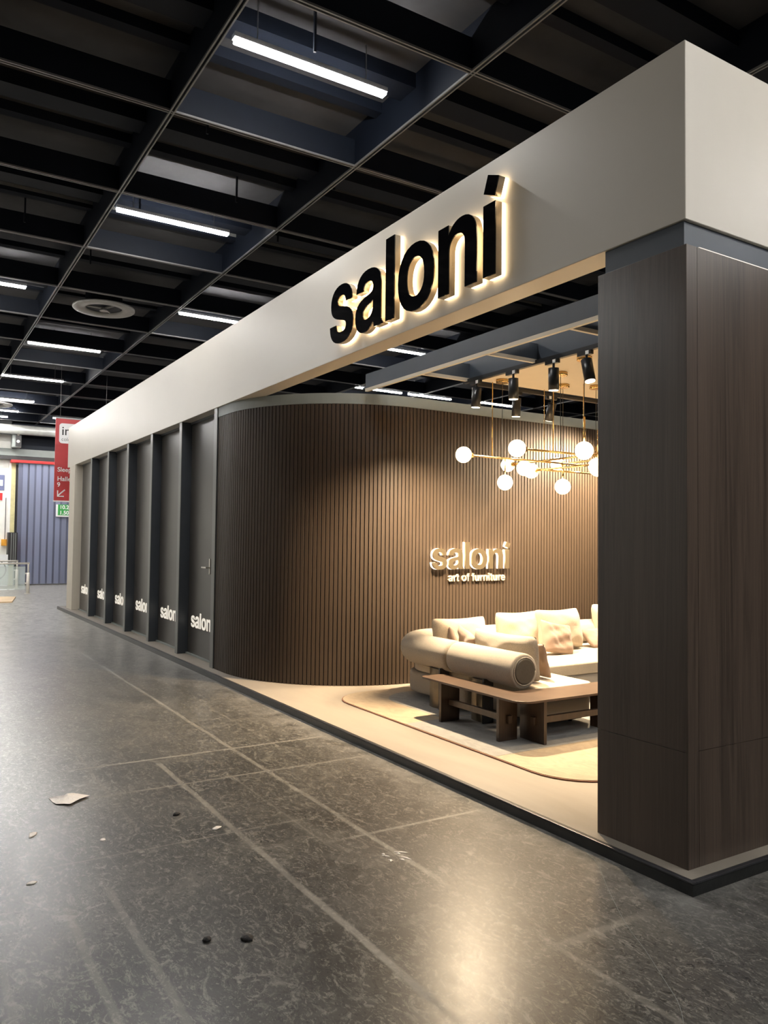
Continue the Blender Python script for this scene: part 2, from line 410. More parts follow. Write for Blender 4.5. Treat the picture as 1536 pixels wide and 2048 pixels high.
def place_mesh(me, O, U, V, W):
    m = Matrix((U, V, W)).transposed().to_4x4(); m.translation = O
    me.transform(m)
    if m.determinant() < 0: me.flip_normals()
def glyph_contours(ch, sx, sy, ox=0, oy=0):
    return [[(ox+x*sx, oy+y*sy) for x, y in flat(c)] for c in G[ch][2]]
def word(txt, height, width, track=0):
    """all contours of a word scaled so ascender = height and total ink width = width"""
    x = 0; cs = []
    for ch in txt:
        cs += [[(x+p, q) for p, q in flat(c)] for c in G[ch][2]]; x += G[ch][1]+track
    x0 = min(p for c in cs for p, q in c); x1 = max(p for c in cs for p, q in c)
    return [[((p-x0)*width/(x1-x0), q*height/718) for p, q in c] for c in cs]
def text_mesh(s, size, bold=.0, depth=.003, align='LEFT'):
    cu = bpy.data.curves.new('t', 'FONT'); cu.body = s; cu.size = size; cu.extrude = depth; cu.offset = bold; cu.align_x = align
    ob = bpy.data.objects.new('t', cu); COL.objects.link(ob); bpy.context.view_layer.update()
    me = bpy.data.meshes.new_from_object(ob.evaluated_get(bpy.context.evaluated_depsgraph_get()))
    bpy.data.objects.remove(ob); bpy.data.curves.remove(cu)
    return me
UX, UY, UZ = Vector((1, 0, 0)), Vector((0, 1, 0)), Vector((0, 0, 1))

# ================================================================== THE HALL
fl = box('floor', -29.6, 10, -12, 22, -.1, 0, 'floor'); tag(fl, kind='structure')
ZC = 5.5
ce = box('ceiling', -29.6, 10, -12, 22, 5.92, 6.05, 'slab'); tag(ce, kind='structure')
beam_me = {}
def shared_box(key, sx, sy, sz, mat):
    if key not in beam_me:
        bm = bmesh.new(); bx(bm, -sx/2, sx/2, -sy/2, sy/2, 0, sz); me = fin(bm); me.materials.append(M_[mat]); beam_me[key] = me
    return beam_me[key]
def part(name, me, loc, parent):
    o = bpy.data.objects.new(name, me); COL.objects.link(o); o.location = loc; o.parent = parent; return o
xs = [-4.65-1.965*k for k in range(12)]+[-4.65+1.965*k for k in range(1, 8)]
ys = [-1.14+1.93*k for k in range(-5, 12)]
for y in ys:
    part('beam', shared_box('bx', 37, .035, .42, 'beam'), (-8.6, y+.03, ZC+.02), ce)
    part('rail', shared_box('rx', 37, .014, .02, 'rail'), (-8.6, y+.048, ZC), ce)
    part('rail', shared_box('rx', 37, .014, .02, 'rail'), (-8.6, y+.012, ZC), ce)
for x in xs:
    part('beam', shared_box('by', .035, 34, .27, 'beam'), (x-.03, 5, ZC+.02), ce)
    part('rail', shared_box('ry', .014, 34, .018, 'rail'), (x-.012, 5, ZC+.002), ce)
    part('rail', shared_box('ry', .014, 34, .018, 'rail'), (x-.046, 5, ZC+.002), ce)
for x in xs:
    part('joist', shared_box('jy', .26, 34, .14, 'beam'), (x-.98, 5, 5.78), ce)
    part('joist', shared_box('jz', .12, 34, .10, 'beam'), (x-1.5, 5, 5.82), ce)
    part('conduit', shared_box('cy', .04, 34, .04, 'rail'), (x-1.45, 5, 5.87), ce) if (int(x*10) % 3 == 0) else None
# hangers
hm = shared_box('hg', .02, .02, .38, 'beam')
for (x, y) in ((-4.9, -.7), (-5.3, .9), (-7.2, -.75), (-7.05, 1.0), (-9.3, -.9), (-8.2, -1.9), (-11.0, .85), (-3.2, -.4), (-14.9, -.5), (-6.2, .1)):
    part('hanger', hm, (x, y, ZC+.02), ce)
# hall walls
def wall(name, *a, mat='grey_wall'):
    o = box(name, *a, mat); tag(o, kind='structure'); return o
wf = wall('wall_far', -27.4, -27.2, 7, 22, 0, 6.05, mat='grey_wall')
wall('wall_near', 10, 10.2, -12, 22, 0, 6.05)
wall('wall_left', -27.4, 10.2, -12.2, -12, 0, 6.05, mat='far_wall')
wall('wall_right', -27.4, 10.2, 22, 22.2, 0, 6.05)

# ceiling strip lights
def make_light():
    e = empty('ceiling_light', (0, 0, 0), '', 'ceiling light', 'hall ceiling strip lights')
    box('housing', -.035, .035, -.70, .70, .03, .07, 'lamp_housing', e)
    box('tube', -.036, .036, -.69, .69, 0, .028, 'led', e, bevel=.008)
    for y in (-.5, .5): box('hanger', -.004, .004, y-.004, y+.004, .07, .40, 'rail', e)
    return e
proto = make_light(); first = True
def place_light(x, y, label, z=ZC-.01):
    global first
    if first: o = proto; first = False
    else:
        o = proto.copy(); COL.objects.link(o)
        for ch in proto.children:
            c = ch.copy(); COL.objects.link(c); c.parent = o
    o.location = (x, y, z); o['label'] = label
    return o
vis = [(-3.385, -.315, 'largest lit ceiling strip light, at the top of the picture above the sign'),
       (-7.14, -.34, 'second nearest lit ceiling strip light, left of the black sign letters'),
       (-10.92, 1.58, 'lit ceiling strip light whose right end slips behind the pale fascia'),
       (-10.92, -2.23, 'lit ceiling strip light cut by the left picture edge, level with the air diffuser'),
       (-14.64, -.33, 'lit ceiling strip light just below the round air diffuser'),
       (-18.42, -.42, 'thin ceiling strip light one row beyond the one below the air diffuser'),
       (-22.0, -.60, 'distant ceiling strip light at the left edge above the farther air diffuser'),
       (-24.2, -.75, 'upper of the two farthest ceiling strip lights over the white far wall'),
       (-25.6, -.90, 'lower of the two farthest ceiling strip lights over the white far wall'),
       (-24.9, 1.75, 'distant ceiling strip light above the red hanging banner'),
       (-11.0, 5.4, 'strip light seen through the stand opening, left one just under the fascia'),
       (-10.95, 7.1, 'short strip light seen through the stand opening beside the left one'),
       (-14.8, 7.3, 'strip light seen through the stand opening low above the curved slat wall'),
       (-14.8, 8.9, 'small strip light just right of the one above the curved slat wall'),
       (-14.66, 11.1, 'strip light seen through the opening behind the leftmost spotlight')]
for x, y, l in vis: place_light(x, y, l)
off = [(-28.5, 1.6), (-25.6, -3.4), (-7.14, -6.0), (-10.92, -6.0), (-14.64, -6.0), (2.3, 1.57), (2.3, 5.3), (4.1, -.31), (4.1, 3.5), (7.6, -2.2), (7.6, 1.57), (7.6, 5.3),  # hall rows continued; far-wall, corridor and right-hand ones added to brighten
       (-18.4, -4.6), (-22, -4.6), (-3.39, 7.3), (-7.14, 11.0)]
for x, y in off: place_light(x, y, 'unseen ceiling strip light outside the picture frame, among continued rows and added fill lights')

# round air diffusers
def diffuser(x, y, r, label):
    e = empty('air_diffuser', (x, y, ZC-.02), label, 'air vent', 'round ceiling air diffusers')
    bm = bmesh.new(); n = 48
    prof = [(r, 0), (r, .03), (r*.60, .05), (r*.58, .02), (r*.62, -.005), (r*.97, -.012)]
    rings = [[bm.verts.new((a*math.cos(2*PI*k/n), a*math.sin(2*PI*k/n), z)) for k in range(n)] for a, z in prof]
    for i in range(len(rings)):
        a, b = rings[i], rings[(i+1) % len(rings)]
        for k in range(n): bm.faces.new((a[k], a[(k+1) % n], b[(k+1) % n], b[k]))
    link('ring', fin(bm, smooth=True), 'ring', e)
    bm = bmesh.new(); tube(bm, [(0, 0, .03), (0, 0, .30)], r*.60, 32)
    link('duct', fin(bm, smooth=False), 'beam', e)
    for k in range(3):
        a = 2*PI*k/3+.5
        bm = bmesh.new(); tube(bm, [(0, 0, .02), (r*.6*math.cos(a), r*.6*math.sin(a), .03)], .02, 6); link('spoke', fin(bm), 'ring', e)
    bm = bmesh.new(); bmesh.ops.create_cone(bm, cap_ends=True, segments=16, radius1=.07, radius2=.04, depth=.06); link('hub', fin(bm), 'ring', e)
diffuser(-11.35, -.27, .50, 'round grey air diffuser with three spokes, nearer one beside the strip lights')
diffuser(-23.0, -.95, .60, 'round air diffuser at the far left edge, farther one over the white wall')
# big pipes near the far wall
pp = tube_obj('ventilation_duct', [(-26.2, -4, 5.2), (-26.2, 9, 5.2)], .16, 'duct', None, 14)
tag(pp, 'pale round ventilation duct running high across the far end of the hall', 'duct')

# ------------------------------------------------------------------ far end of the hall
XW = -27.2
fw_ = box('wall_left_end', XW, XW+.25, -12, .10, 0, 5.1, 'far_wall'); tag(fw_, kind='structure')
box('seam', XW+.25, XW+.262, -12, .1, 4.45, 4.52, 'header_grey', fw_)
for k in range(4):
    box('joint', XW+.25, XW+.256, -.55-k*1.3, -.53-k*1.3, 0, 4.4, 'header_grey', fw_)
dk = box('wall_upper', XW, XW+.3, .1, 10, 4.35, 5.9, 'beam'); tag(dk, kind='structure')
box('ledge', XW+.3, XW+.42, -4, 10, 4.38, 4.62, 'header_grey', dk)
box('ledge', XW+.3, XW+.5, -4, 10, 4.24, 4.36, 'dark', dk)
# door frame, curtain
dr = box('door_1', XW+.02, XW+.28, .10, .24, 0, 4.15, 'yellow'); tag(dr, kind='structure')
box('door_post', XW+.02, XW+.30, .02, .10, 0, 4.15, 'far_wall', dr)
box('door_rail', XW+.06, XW+.24, .24, .31, 0, 4.1, 'dark', dr)
ln = box('lintel', XW+.3, XW+.62, .05, 7, 4.14, 4.23, 'red', None, bevel=.01)
tag(ln, 'bright red lintel bar above the blue strip curtain', 'lintel')
cu = empty('strip_curtain', (XW+.5, 0, 0), 'blue translucent plastic strip curtain closing the far doorway', 'curtain')
def strip_mesh(w2, mat):
    b = bmesh.new(); bx(b, -.004, .004, -w2, w2, .04, 4.14); me = fin(b); me.materials.append(M_[mat]); return me
mS, mD = strip_mesh(.075, 'strip'), strip_mesh(.105, 'strip_dark')
y = .40; k = 0
while y < 6.8:
    part('strip', mD, (0, y, 0), cu)
    o = part('strip', mS, (.03, y+.105, 0), cu); o.rotation_euler = (0, 0, .12*math.sin(k*1.7)); y += .212; k += 1
box('rail', -.05, .08, .3, 6.9, 4.13, 4.16, 'rail', cu)
# space behind the curtain
bk = box('wall_behind_curtain', XW-2.3, XW-2.2, -1, 8, 0, 4.2, 'grey_wall'); tag(bk, kind='structure')
# dark cabinet, notices
o = empty('wall_cabinet', (-26.5, .02, .68), 'tall dark narrow cabinet fixed beside the strip curtain', 'cabinet')
box('body', -.25, .12, -.02, .27, 0, 1.1, 'dark', o, bevel=.01)
for q in (.07, .14, .2): box('rib', .12, .135, q, q+.02, .02, 1.08, 'header_grey', o)
o = box('notice_board', XW+.25, XW+.28, -.55, -.10, 3.2, 3.72, 'blue_board'); tag(o, 'blue notice board high on the white far wall', 'notice board')
box('pictogram', .0, .004, -.12, .1, -.1, .1, 'white', o, off=(0, 0, 0)).location = (XW+.281, -.25, 3.45)
o = box('warning_sign', XW+.25, XW+.28, -.45, -.12, 2.85, 3.12, 'white'); tag(o, 'white and red sign under the blue notice board', 'sign')
box('stripe', XW+.281, XW+.285, -.25, -.15, 2.86, 3.11, 'red', o)
o = empty('switch_box', (XW+.27, -.05, 1.45), 'small orange switch box hanging on a cable by the cabinet', 'switch')
box('box', -.02, .10, -.10, .08, -.12, .10, 'orange', o, bevel=.01)
box('cable', .0, .02, -.0, .018, .1, 1.5, 'dark', o)
o = empty('wall_speaker', (-26.4, .19, 4.62), 'dark box speaker mounted high beside the white wall', 'speaker')
box('cabinet', -.25, .1, -.16, .12, 0, .62, 'header_grey', o, bevel=.02)
box('grille', .1, .12, -.06, .12, .03, .59, 'dark', o)
for zz in (.2, .45):
    bm = bmesh.new(); tube(bm, [(.12, .02, zz), (.14, .02, zz)], .05, 16); link('driver', fin(bm), 'steel', o)
box('bracket', -.5, -.25, -.03, .03, .25, .33, 'dark', o)
# glass gate railings
def gate(x, yp, ylen, label, zt=.87):
    e = empty('glass_railing', (x, yp, 0), label, 'railing', 'steel and glass railings')
    for yy in (0, -ylen):
        tube_obj('post', [(0, yy, 0), (0, yy, .60)], .045, 'steel', e, 12)
        tube_obj('stem', [(0, yy, .60), (0, yy, zt)], .022, 'steel', e, 8)
        bm = bmesh.new(); tube(bm, [(0, yy, 0), (0, yy, .012)], .09, 20); link('foot_plate', fin(bm), 'steel', e)
    tube_obj('handrail', [(0, .03, zt), (0, -ylen-.03, zt)], .026, 'steel', e, 8)
    box('pane', -.006, .006, -ylen+.08, -.08, .12, .78, 'glass', e)
    for zz in (.3, .58):
        for yy in (-.05, -ylen+.05): box('clamp', -.02, .02, yy-.03, yy+.03, zz-.02, zz+.02, 'steel', e)
gate(-22.3, .11, 1.3, 'steel and glass railing with a thick post, nearer one by the left edge')
gate(-24.9, .12, .95, 'steel and glass railing farther back, in front of the cabinet')
o = empty('poster_stand', (-26.0, -.45, 0), 'white poster board with a black ring standing behind the railings', 'poster')
box('board', -.02, .02, -.45, .42, .02, 1.05, 'white', o)
bm = bmesh.new(); n = 40
for k in range(n):
    a0, a1 = 2*PI*k/n, 2*PI*(k+1)/n
    v = [bm.verts.new((.025, .05+r*math.cos(a), .55+r*math.sin(a))) for r, a in ((.30, a0), (.335, a0), (.335, a1), (.30, a1))]; bm.faces.new(v)
link('ring', fin(bm), 'black', o)
box('foot', -.2, .2, -.4, -.3, 0, .03, 'steel', o)
o = link('plywood_sheet', fin((lambda b: (prism(b, [(-20.9, -1.9), (-19.1, -1.9), (-18.99, -.67), (-20.77, -.38), (-20.9, -.6)], 0.0, .03), b)[1])(bmesh.new())), 'ply')
tag(o, 'pale plywood sheet lying on the hall floor by the left edge', 'plywood')
o = empty('floor_plate', (-24.3, -.35, 0), 'small white plates on the floor between the railings', 'floor plate')
box('plate', -.1, .1, -.2, .12, 0, .02, 'white', o); box('plate', -.12, .08, .2, .34, 0, .02, 'white', o)
# person in red behind curtain : skinned figure
def person(x, y):
    e = empty('person', (x, y, 0), 'person in a red jacket standing behind the blue strip curtain', 'person')
    def skin(name, verts, edges, radii, mat, sub=1):
        me = bpy.data.meshes.new(name); me.from_pydata(verts, edges, [])
        ob = bpy.data.objects.new(name, me); COL.objects.link(ob)
        ob.modifiers.new('s', 'SKIN')
        for v, r in zip(me.skin_vertices[0].data, radii): v.radius = (r, r)
        me.skin_vertices[0].data[0].use_root = True
        md = ob.modifiers.new('u', 'SUBSURF'); md.levels = sub; md.render_levels = sub
        bpy.context.view_layer.update()
        m2 = bpy.data.meshes.new_from_object(ob.evaluated_get(bpy.context.evaluated_depsgraph_get()))
        bpy.data.objects.remove(ob)
        m2.materials.clear()
        for p in m2.polygons: p.use_smooth = True
        return link(name, m2, mat, e)
    V = [(0, 0, .95), (0, 0, 1.15), (0, 0, 1.38), (0, 0, 1.50), (0, 0, 1.60), (0, 0, 1.70),
         (0, .19, 1.42), (.03, .24, 1.15), (.16, .20, .95), (.22, .18, .88), (0, -.19, 1.42), (.02, -.25, 1.15), (.12, -.24, .93), (.17, -.23, .86),
         (0, .10, .88), (.02, .11, .50), (0, .12, .08), (.12, .13, .04), (0, -.10, .88), (-.02, -.11, .50), (-.04, -.12, .08), (.08, -.13, .04)]
    E = [(0, 1), (1, 2), (2, 3), (3, 4), (4, 5), (2, 6), (6, 7), (7, 8), (8, 9), (2, 10), (10, 11), (11, 12), (12, 13), (0, 14), (14, 15), (15, 16), (16, 17), (0, 18), (18, 19), (19, 20), (20, 21)]
    R = [.15, .14, .15, .055, .09, .085, .065, .05, .035, .03, .065, .05, .035, .03, .09, .065, .045, .035, .09, .065, .045, .035]
    body = skin('body', V, E, R, 'jacket')
    body.data.materials.append(M_['skin']); body.data.materials.append(M_['trousers'])
    for p in body.data.polygons:
        if p.center.z > 1.5 or (p.center.z < .93 and p.center.x > .13 and p.center.z > .8): p.material_index = 1
        elif p.center.z < .92: p.material_index = 2
    for s in (-1, 1):
        for f in range(5):
            yb = s*(.215)+(.018*(f-2)); L = (.05, .075, .08, .075, .06)[f]
            bm = bmesh.new(); tube(bm, [(.20, yb, .87), (.22, yb, .85), (.225, yb, .85-L)], [.010, .009, .007], 6); link('finger', fin(bm, smooth=True), 'skin', e)
    bm = bmesh.new(); bmesh.ops.create_uvsphere(bm, u_segments=14, v_segments=10, radius=.1)
    for v in list(bm.verts):
        if v.co.z < -.01 and v.co.x > -.03: bm.verts.remove(v)
    o = link('hair', fin(bm, smooth=True), 'black', e); o.location = (-.015, 0, 1.69)
    return e
person(-27.35, .66)

# hanging banner
b = empty('hanging_banner', (-17.6, 0, 2.47), 'red hanging banner with white logo tile and arrow, behind the far fascia end', 'banner')
box('cloth', -.02, .02, 0, 1.25, .02, 2.0, 'banner', b)
box('bottom_bar', -.025, .025, -.01, 1.26, 0, .03, 'white', b)
box('top_bar', -.025, .025, -.01, 1.26, 1.99, 2.02, 'rail', b)
bm = bmesh.new(); prism(bm, rrect(.08, .80, 1.40, 1.88, .07), 0, .004)
me = fin(bm); me.transform(Matrix(((0, 0, 1, .021), (1, 0, 0, 0), (0, 1, 0, 0), (0, 0, 0, 1)))); link('logo_tile', me, 'white', b)
def wall_text(s, size, y, z, mat, bold=0., name='lettering', x=.026):
    me = text_mesh(s, size, bold, .002); me.materials.clear(); place_mesh(me, Vector((x, y, z)), UY, UZ, UX); return link(name, me, mat, b)
wall_text('imm', .30, .13, 1.60, 'black', .002); wall_text('cologne', .12, .13, 1.46, 'header_grey')
wall_text('Sleep', .15, .06, .72, 'white', .002); wall_text('Halle', .15, .06, .50, 'white', .002); wall_text('9', .15, .06, .36, 'white', .002)
bm = bmesh.new()
tube(bm, [(.025, .08, .14), (.025, .24, .29)], .016, 6); tube(bm, [(.025, .08, .27), (.025, .08, .13), (.025, .22, .13)], .016, 6)
link('arrow', fin(bm), 'white', b)
for yy in (.1, 1.15): tube_obj('cord', [(0, yy, 2.01), (0, yy, 3.449)], .004, 'rail', b, 6)
s = empty('exit_sign', (-26.63, 1.55, 2.35), 'green sign with white figures on the blue strip curtain', 'sign')
box('plate', -.01, .02, -.05, .75, 0, .42, 'white', s); box('panel', .02, .025, .01, .75, .05, .42, 'green', s)
for tx, zz in (('10.2', .27), ('1.50', .08)):
    me = text_mesh(tx, .18, .004, .002); me.materials.clear(); place_mesh(me, Vector((.028, .06, zz)), UY, UZ, UX); link('lettering', me, 'white', s)

# unseen white wall beyond the left picture edge, added for its floor reflection
o = box('reflection_wall', -26, -4.5, -7.2, -6.6, 0, 3.6, 'far_wall'); tag(o, 'unseen white wall added across the aisle for its pale floor reflection', 'reflector wall')

# ================================================================== THE STAND
ZP = .063
PX0, PYE = -16.75, 9.0
pf = empty('stand_platform', (0, 0, 0), 'low platform of the stand, pale deck edged in black trim', 'platform')
box('deck', PX0+.03, -.028, .028, PYE, .001, ZP, 'platform', pf)
def trim(x0, x1, y0, y1):
    box('edge_trim', x0, x1, y0, y1, 0, ZP-.012, 'trim_black', pf)
    box('edge_cap', x0, x1, y0, y1, ZP-.012, ZP, 'trim_top', pf, bevel=.004)
trim(PX0, 0, 0, .028); trim(-.028, 0, .028, PYE); trim(PX0, PX0+.028, .028, PYE)

# fascia -------------------------------------------------------------
A = .116; F0, F1 = 3.206, 4.109; FL = -16.56; TH = .19
fa = empty('fascia', (0, 0, F0), 'deep pale beige fascia wrapping the top of the stand', 'fascia')
def pbox(name, x0, x1, y0, y1, z0, z1, mat, parent, bevel=0):
    return box(name, x0, x1, y0, y1, z0, z1, mat, parent, bevel, off=parent.location)
bm = bmesh.new(); prism(bm, [(FL, A), (-A, A), (-A, PYE-.1), (-A-TH, PYE-.1), (-A-TH, A+TH), (FL+TH, A+TH), (FL+TH, PYE-.1), (FL, PYE-.1)], 0, F1-F0)
link('panel', fin(bm, .003, 1), 'fascia', fa)
# end cream panel
o = box('end_panel', -16.22, -15.62, .105, 1.2, ZP, F0, 'cream', None, bevel=.004); tag(o, 'cream panel closing the far left end of the stand front', 'panel')

# posts and smoked panels --------------------------------------------
posts = [-14.04-.05, -12.62, -11.17, -9.72, -8.28, -6.883]
ordn = ['first', 'second', 'third', 'fourth', 'fifth', 'sixth']
for i, x in enumerate(posts):
    n = 5-i
    lab = 'anthracite steel post next to the curved slat wall' if n == 0 else '%s anthracite steel post to the left from the slat wall' % ordn[n]
    p = empty('steel_post', (x, .13, ZP), lab, 'post', 'posts of the stand front')
    box('web', 0, .105, .006, .20 if n else .17, 0, F0-ZP-.001, 'anthracite', p)
    box('flange', 0, .11, -.004, .006, 0, F0-ZP-.001, 'post_sheen', p, bevel=.002)
words = word('saloni', .20, .87, -22)
for i in range(6):
    x0 = (posts[i-1]+.11) if i else -15.62; x1 = posts[i]
    n = 5-i
    lab = ('smoked grey front panel with door handle, beside the slat wall' if n == 0 else '%s smoked front panel to the left of the panel with the handle' % ordn[n-1])
    p = empty('front_panel', (x0, .27, ZP), lab, 'panel', 'smoked panels of the stand front')
    box('sheet', 0, x1-x0, 0, .03, .02, F0-ZP-.03, 'door_panel', p)
    box('sill', 0, x1-x0, -.03, .03, 0, .02, 'header_grey', p)
    box('head_rail', 0, x1-x0, -.02, .03, F0-ZP-.03, F0-ZP-.001, 'anthracite', p)
    me = glyph_mesh(words, .004); place_mesh(me, Vector((.13 if i else .16, 0, .375)), UX, UZ, -UY); link('lettering', me, 'white_text', p)
    if n == 0:
        box('handle_plate', .81, .85, -.008, 0, 1.10, 1.30, 'steel', p, bevel=.003)
        box('handle', .66, .84, -.06, -.045, 1.175, 1.195, 'steel', p, bevel=.004)
        box('handle_neck', .82, .84, -.05, 0, 1.177, 1.193, 'steel', p)

# slat wall -----------------------------------------------------------
XS = -4.83; R = 1.6; CX, CY = XS-R, .14+R
ZS1 = 3.09
sw = empty('slat_wall', (0, 0, ZP), 'curved wall of dark brown vertical timber slats behind the sofa', 'wall')
def wall_path(s):
    """front surface point & normal angle along s, s=0 at the start of the curve"""
    if s < 0: return (CX+s, .14, -PI/2)
    q = R*PI/2
    if s < q:
        a = -PI/2+s/R; return (CX+R*math.cos(a), CY+R*math.sin(a), a)
    return (XS, CY+s-q, 0.)
pitch = .0465
S0 = -(CX-(-6.77)); S1 = R*PI/2+(7.6-CY)
bmS = bmesh.new(); bx(bmS, -.012, 0, -.0185, .0185, 0, ZS1-ZP); mS = fin(bmS, .002, 1); mS.materials.append(M_['slat'])
s = S0+.03
smax_single = R*PI/2+(6.2-CY)
rest = bmesh.new()
while s < S1:
    x, y, a = wall_path(s)
    if s < smax_single:
        o = part('slat', mS, (x, y, 0), sw); o.rotation_euler = (0, 0, a)
    else: bx(rest, x-.012, x, y-.0185, y+.0185, 0, ZS1-ZP)
    s += pitch
tag(link('slat_row', fin(rest), 'slat', sw), kind='stuff')
bm = bmesh.new(); hd = bmesh.new()
ps = []; s = S0
while s < S1+.01: ps.append(wall_path(s)); s += .08
def ribbon(bm, off0, off1, z0, z1):
    a = []
    for x, y, an in ps:
        c, sn = math.cos(an), math.sin(an)
        a.append([bm.verts.new((x+c*o, y+sn*o, z)) for o, z in ((off0, z0), (off1, z0), (off1, z1), (off0, z1))])
    for p, q in zip(a, a[1:]):
        for k in range(4): bm.faces.new((p[k], q[k], q[(k+1) % 4], p[(k+1) % 4]))
    bm.faces.new(a[0]); bm.faces.new(a[-1][::-1])
ribbon(bm, -.10, -.0115, 0, ZS1-ZP); link('backing', fin(bm), 'slat_back', sw)
ribbon(hd, -.10, .004, ZS1-ZP, F0+.02-ZP-.021 if 0 else 3.204-ZP); link('header', fin(hd), 'header_grey', sw)

# pillar --------------------------------------------------------------
pl = empty('corner_pillar', (-.38, .4, ZP), 'tall dark smoked-oak clad corner pillar on the platform', 'pillar')
def pb(name, x0, x1, y0, y1, z0, z1, mat, bev=.0015): return box(name, x0, x1, y0, y1, z0, z1, mat, pl, bev, off=pl.location)
PXL = -.667; PYB = 1.05; PZ1 = 3.073; SM = .612
pb('core', PXL+.018, -.1186, .1186, PYB-.02, ZP, PZ1-.002, 'slat_back', 0)
pb('front_board', PXL, -.1015, .1, .118, ZP, SM-.001, 'pillar'); pb('front_board', PXL, -.1015, .1, .118, SM+.001, PZ1, 'pillar')
pb('corner_strip', -.118, -.1, .1005, .181, ZP, PZ1, 'pillar')
pb('side_board', -.118, -.1, .183, PYB, ZP, SM-.001, 'pillar'); pb('side_board', -.118, -.1, .183, PYB, SM+.001, PZ1, 'pillar')
pb('back_board', PXL, PXL+.018, .118, PYB, ZP, PZ1, 'pillar')
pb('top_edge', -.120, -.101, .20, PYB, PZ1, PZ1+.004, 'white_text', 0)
hb = box('header_beam', -.642, -.135, .130, 1.05, PZ1+.0045, F0-.001, 'frame_blue'); tag(hb, 'blue-grey steel header between the oak pillar and the fascia', 'beam')

# stand ceiling frame --------------------------------------------------
cf = empty('ceiling_frame', (0, 0, 3.2), 'blue-grey steel frame spanning the stand below the hall ceiling', 'frame')
def cfb(name, *a, mat='frame_blue'): return box(name, *a, mat, cf, off=(0, 0, 3.2))
BX0, BX1 = -4.83, -.31
cfb('beam', BX0-.06, BX1, 1.10, 1.16, 3.235, 3.40); cfb('beam_lip', BX0, BX1, 1.06, 1.09, 3.20, 3.232, mat='cream')
cfb('beam', BX0-.06, BX1, 1.065, 1.10, 3.235, 3.25)
for x in (-3.80, -2.83, -1.86, -.89):
    cfb('cross_beam', x-.05, x, 1.16, 1.66, 3.235, 3.38); cfb('cross_lip', x-.01, x+.02, 1.09, 1.66, 3.20, 3.232, mat='cream')
cfb('beam', -3.95, BX1, 1.66, 1.70, 3.225, 3.42); cfb('beam', -3.95, -3.90, 1.66, 7.5, 3.225, 3.40)
tr1 = box('light_track', -3.85, -.40, 1.615, 1.655, 3.185, 3.222, 'spot_black'); tag(tr1, 'black light track along the front edge of the beige ceiling panel', 'light track')
tr2 = box('light_track', -3.87, -3.83, 1.78, 6.5, 3.185, 3.222, 'spot_black'); tag(tr2, 'black light track along the left edge of the beige ceiling panel', 'light track')
cp = box('ceiling_panel', -3.80, -.35, 1.72, 7.3, 3.225, 3.29, 'beige_ceiling'); tag(cp, 'flat beige suspended ceiling panel above the chandelier', 'ceiling panel')

# spotlights
def spotlight(x, y, aim, label, power=1., tagged=True, cone=48):
    e = empty('track_spotlight', (x, y, 3.185), label, 'spotlight', 'black track spotlights')
    ey = (abs(y-1.635) < .05)
    if ey: box('adapter', -.09, .06, -.017, .017, -.032, 0, 'spot_black', e)
    else: box('adapter', -.017, .017, -.09, .06, -.032, 0, 'spot_black', e)
    if tagged: box('tag', .005, .04, -.02, -.0172, -.03, 0, 'tag', e) if ey else box('tag', .0172, .02, -.06, -.025, -.03, 0, 'tag', e)
    tube_obj('stem', [(0, 0, -.03), (0, 0, -.075)], .011, 'spot_black', e, 8)
    piv = Vector((0, 0, -.08)); d = (Vector(aim)-(e.location+piv)).normalized()
    top = piv-d*.01; L = .19
    bm = bmesh.new(); tube(bm, [top, top+d*L], .046, 20)
    me = fin(bm)
    for p in me.polygons: p.use_smooth = len(p.vertices) == 4
    body = link('body', me, 'spot_black', e)
    bm = bmesh.new(); tube(bm, [top+d*(L+.0005), top+d*(L+.003)], .040, 20); link('lens', fin(bm), 'lens', e)
    ld = bpy.data.lights.new('spot', 'SPOT'); ld.energy = SPOT*power; ld.color = (1.0, .77, .51); ld.spot_size = math.radians(cone); ld.spot_blend = .7; ld.shadow_soft_size = .06
    lo = bpy.data.objects.new('spot_lamp', ld); COL.objects.link(lo); lo.parent = e; lo.location = top+d*(L+.02)
    lo.rotation_euler = d.to_track_quat('-Z', 'Y').to_euler()
    return e
spotlight(-3.655, 1.635, (-3.85, 1.60, .3), 'black track spotlight at the far left of the front track', 4.6, cone=140)
spotlight(-3.12, 1.635, (-3.2, 1.75, .3), 'second black spotlight from the left on the front track', .55)
spotlight(-2.60, 1.635, (-2.7, 1.75, .3), 'black spotlight in front of the brass canopies, second from the pillar', .9)
spotlight(-2.22, 1.635, (-1.5, 1.55, .3), 'tilted black spotlight on the front track nearest the pillar', .9, cone=55)
spotlight(-3.85, 2.32, (-4.05, 2.35, .3), 'black spotlight on the left track, nearest to the front corner', 1.0, cone=60)
spotlight(-3.85, 2.82, (-4.83, 3.15, 1.0), 'black spotlight on the left track turned towards the slat wall', .8, cone=70)
spotlight(-3.85, 3.62, (-3.9, 3.6, .3), 'black spotlight on the left track half hidden by the pillar', 2.0, cone=130)
spotlight(-1.3, 1.635, (-1.5, 1.3, .06), 'black track spotlight hidden behind the oak pillar', .6, False, 60)
spotlight(-3.85, 4.6, (-4.83, 3.9, 1.7), 'unseen black spotlight added on the left track to brighten the slat wall', 3., False, 120)  # unseen spot added to wash the right part of the slat wall

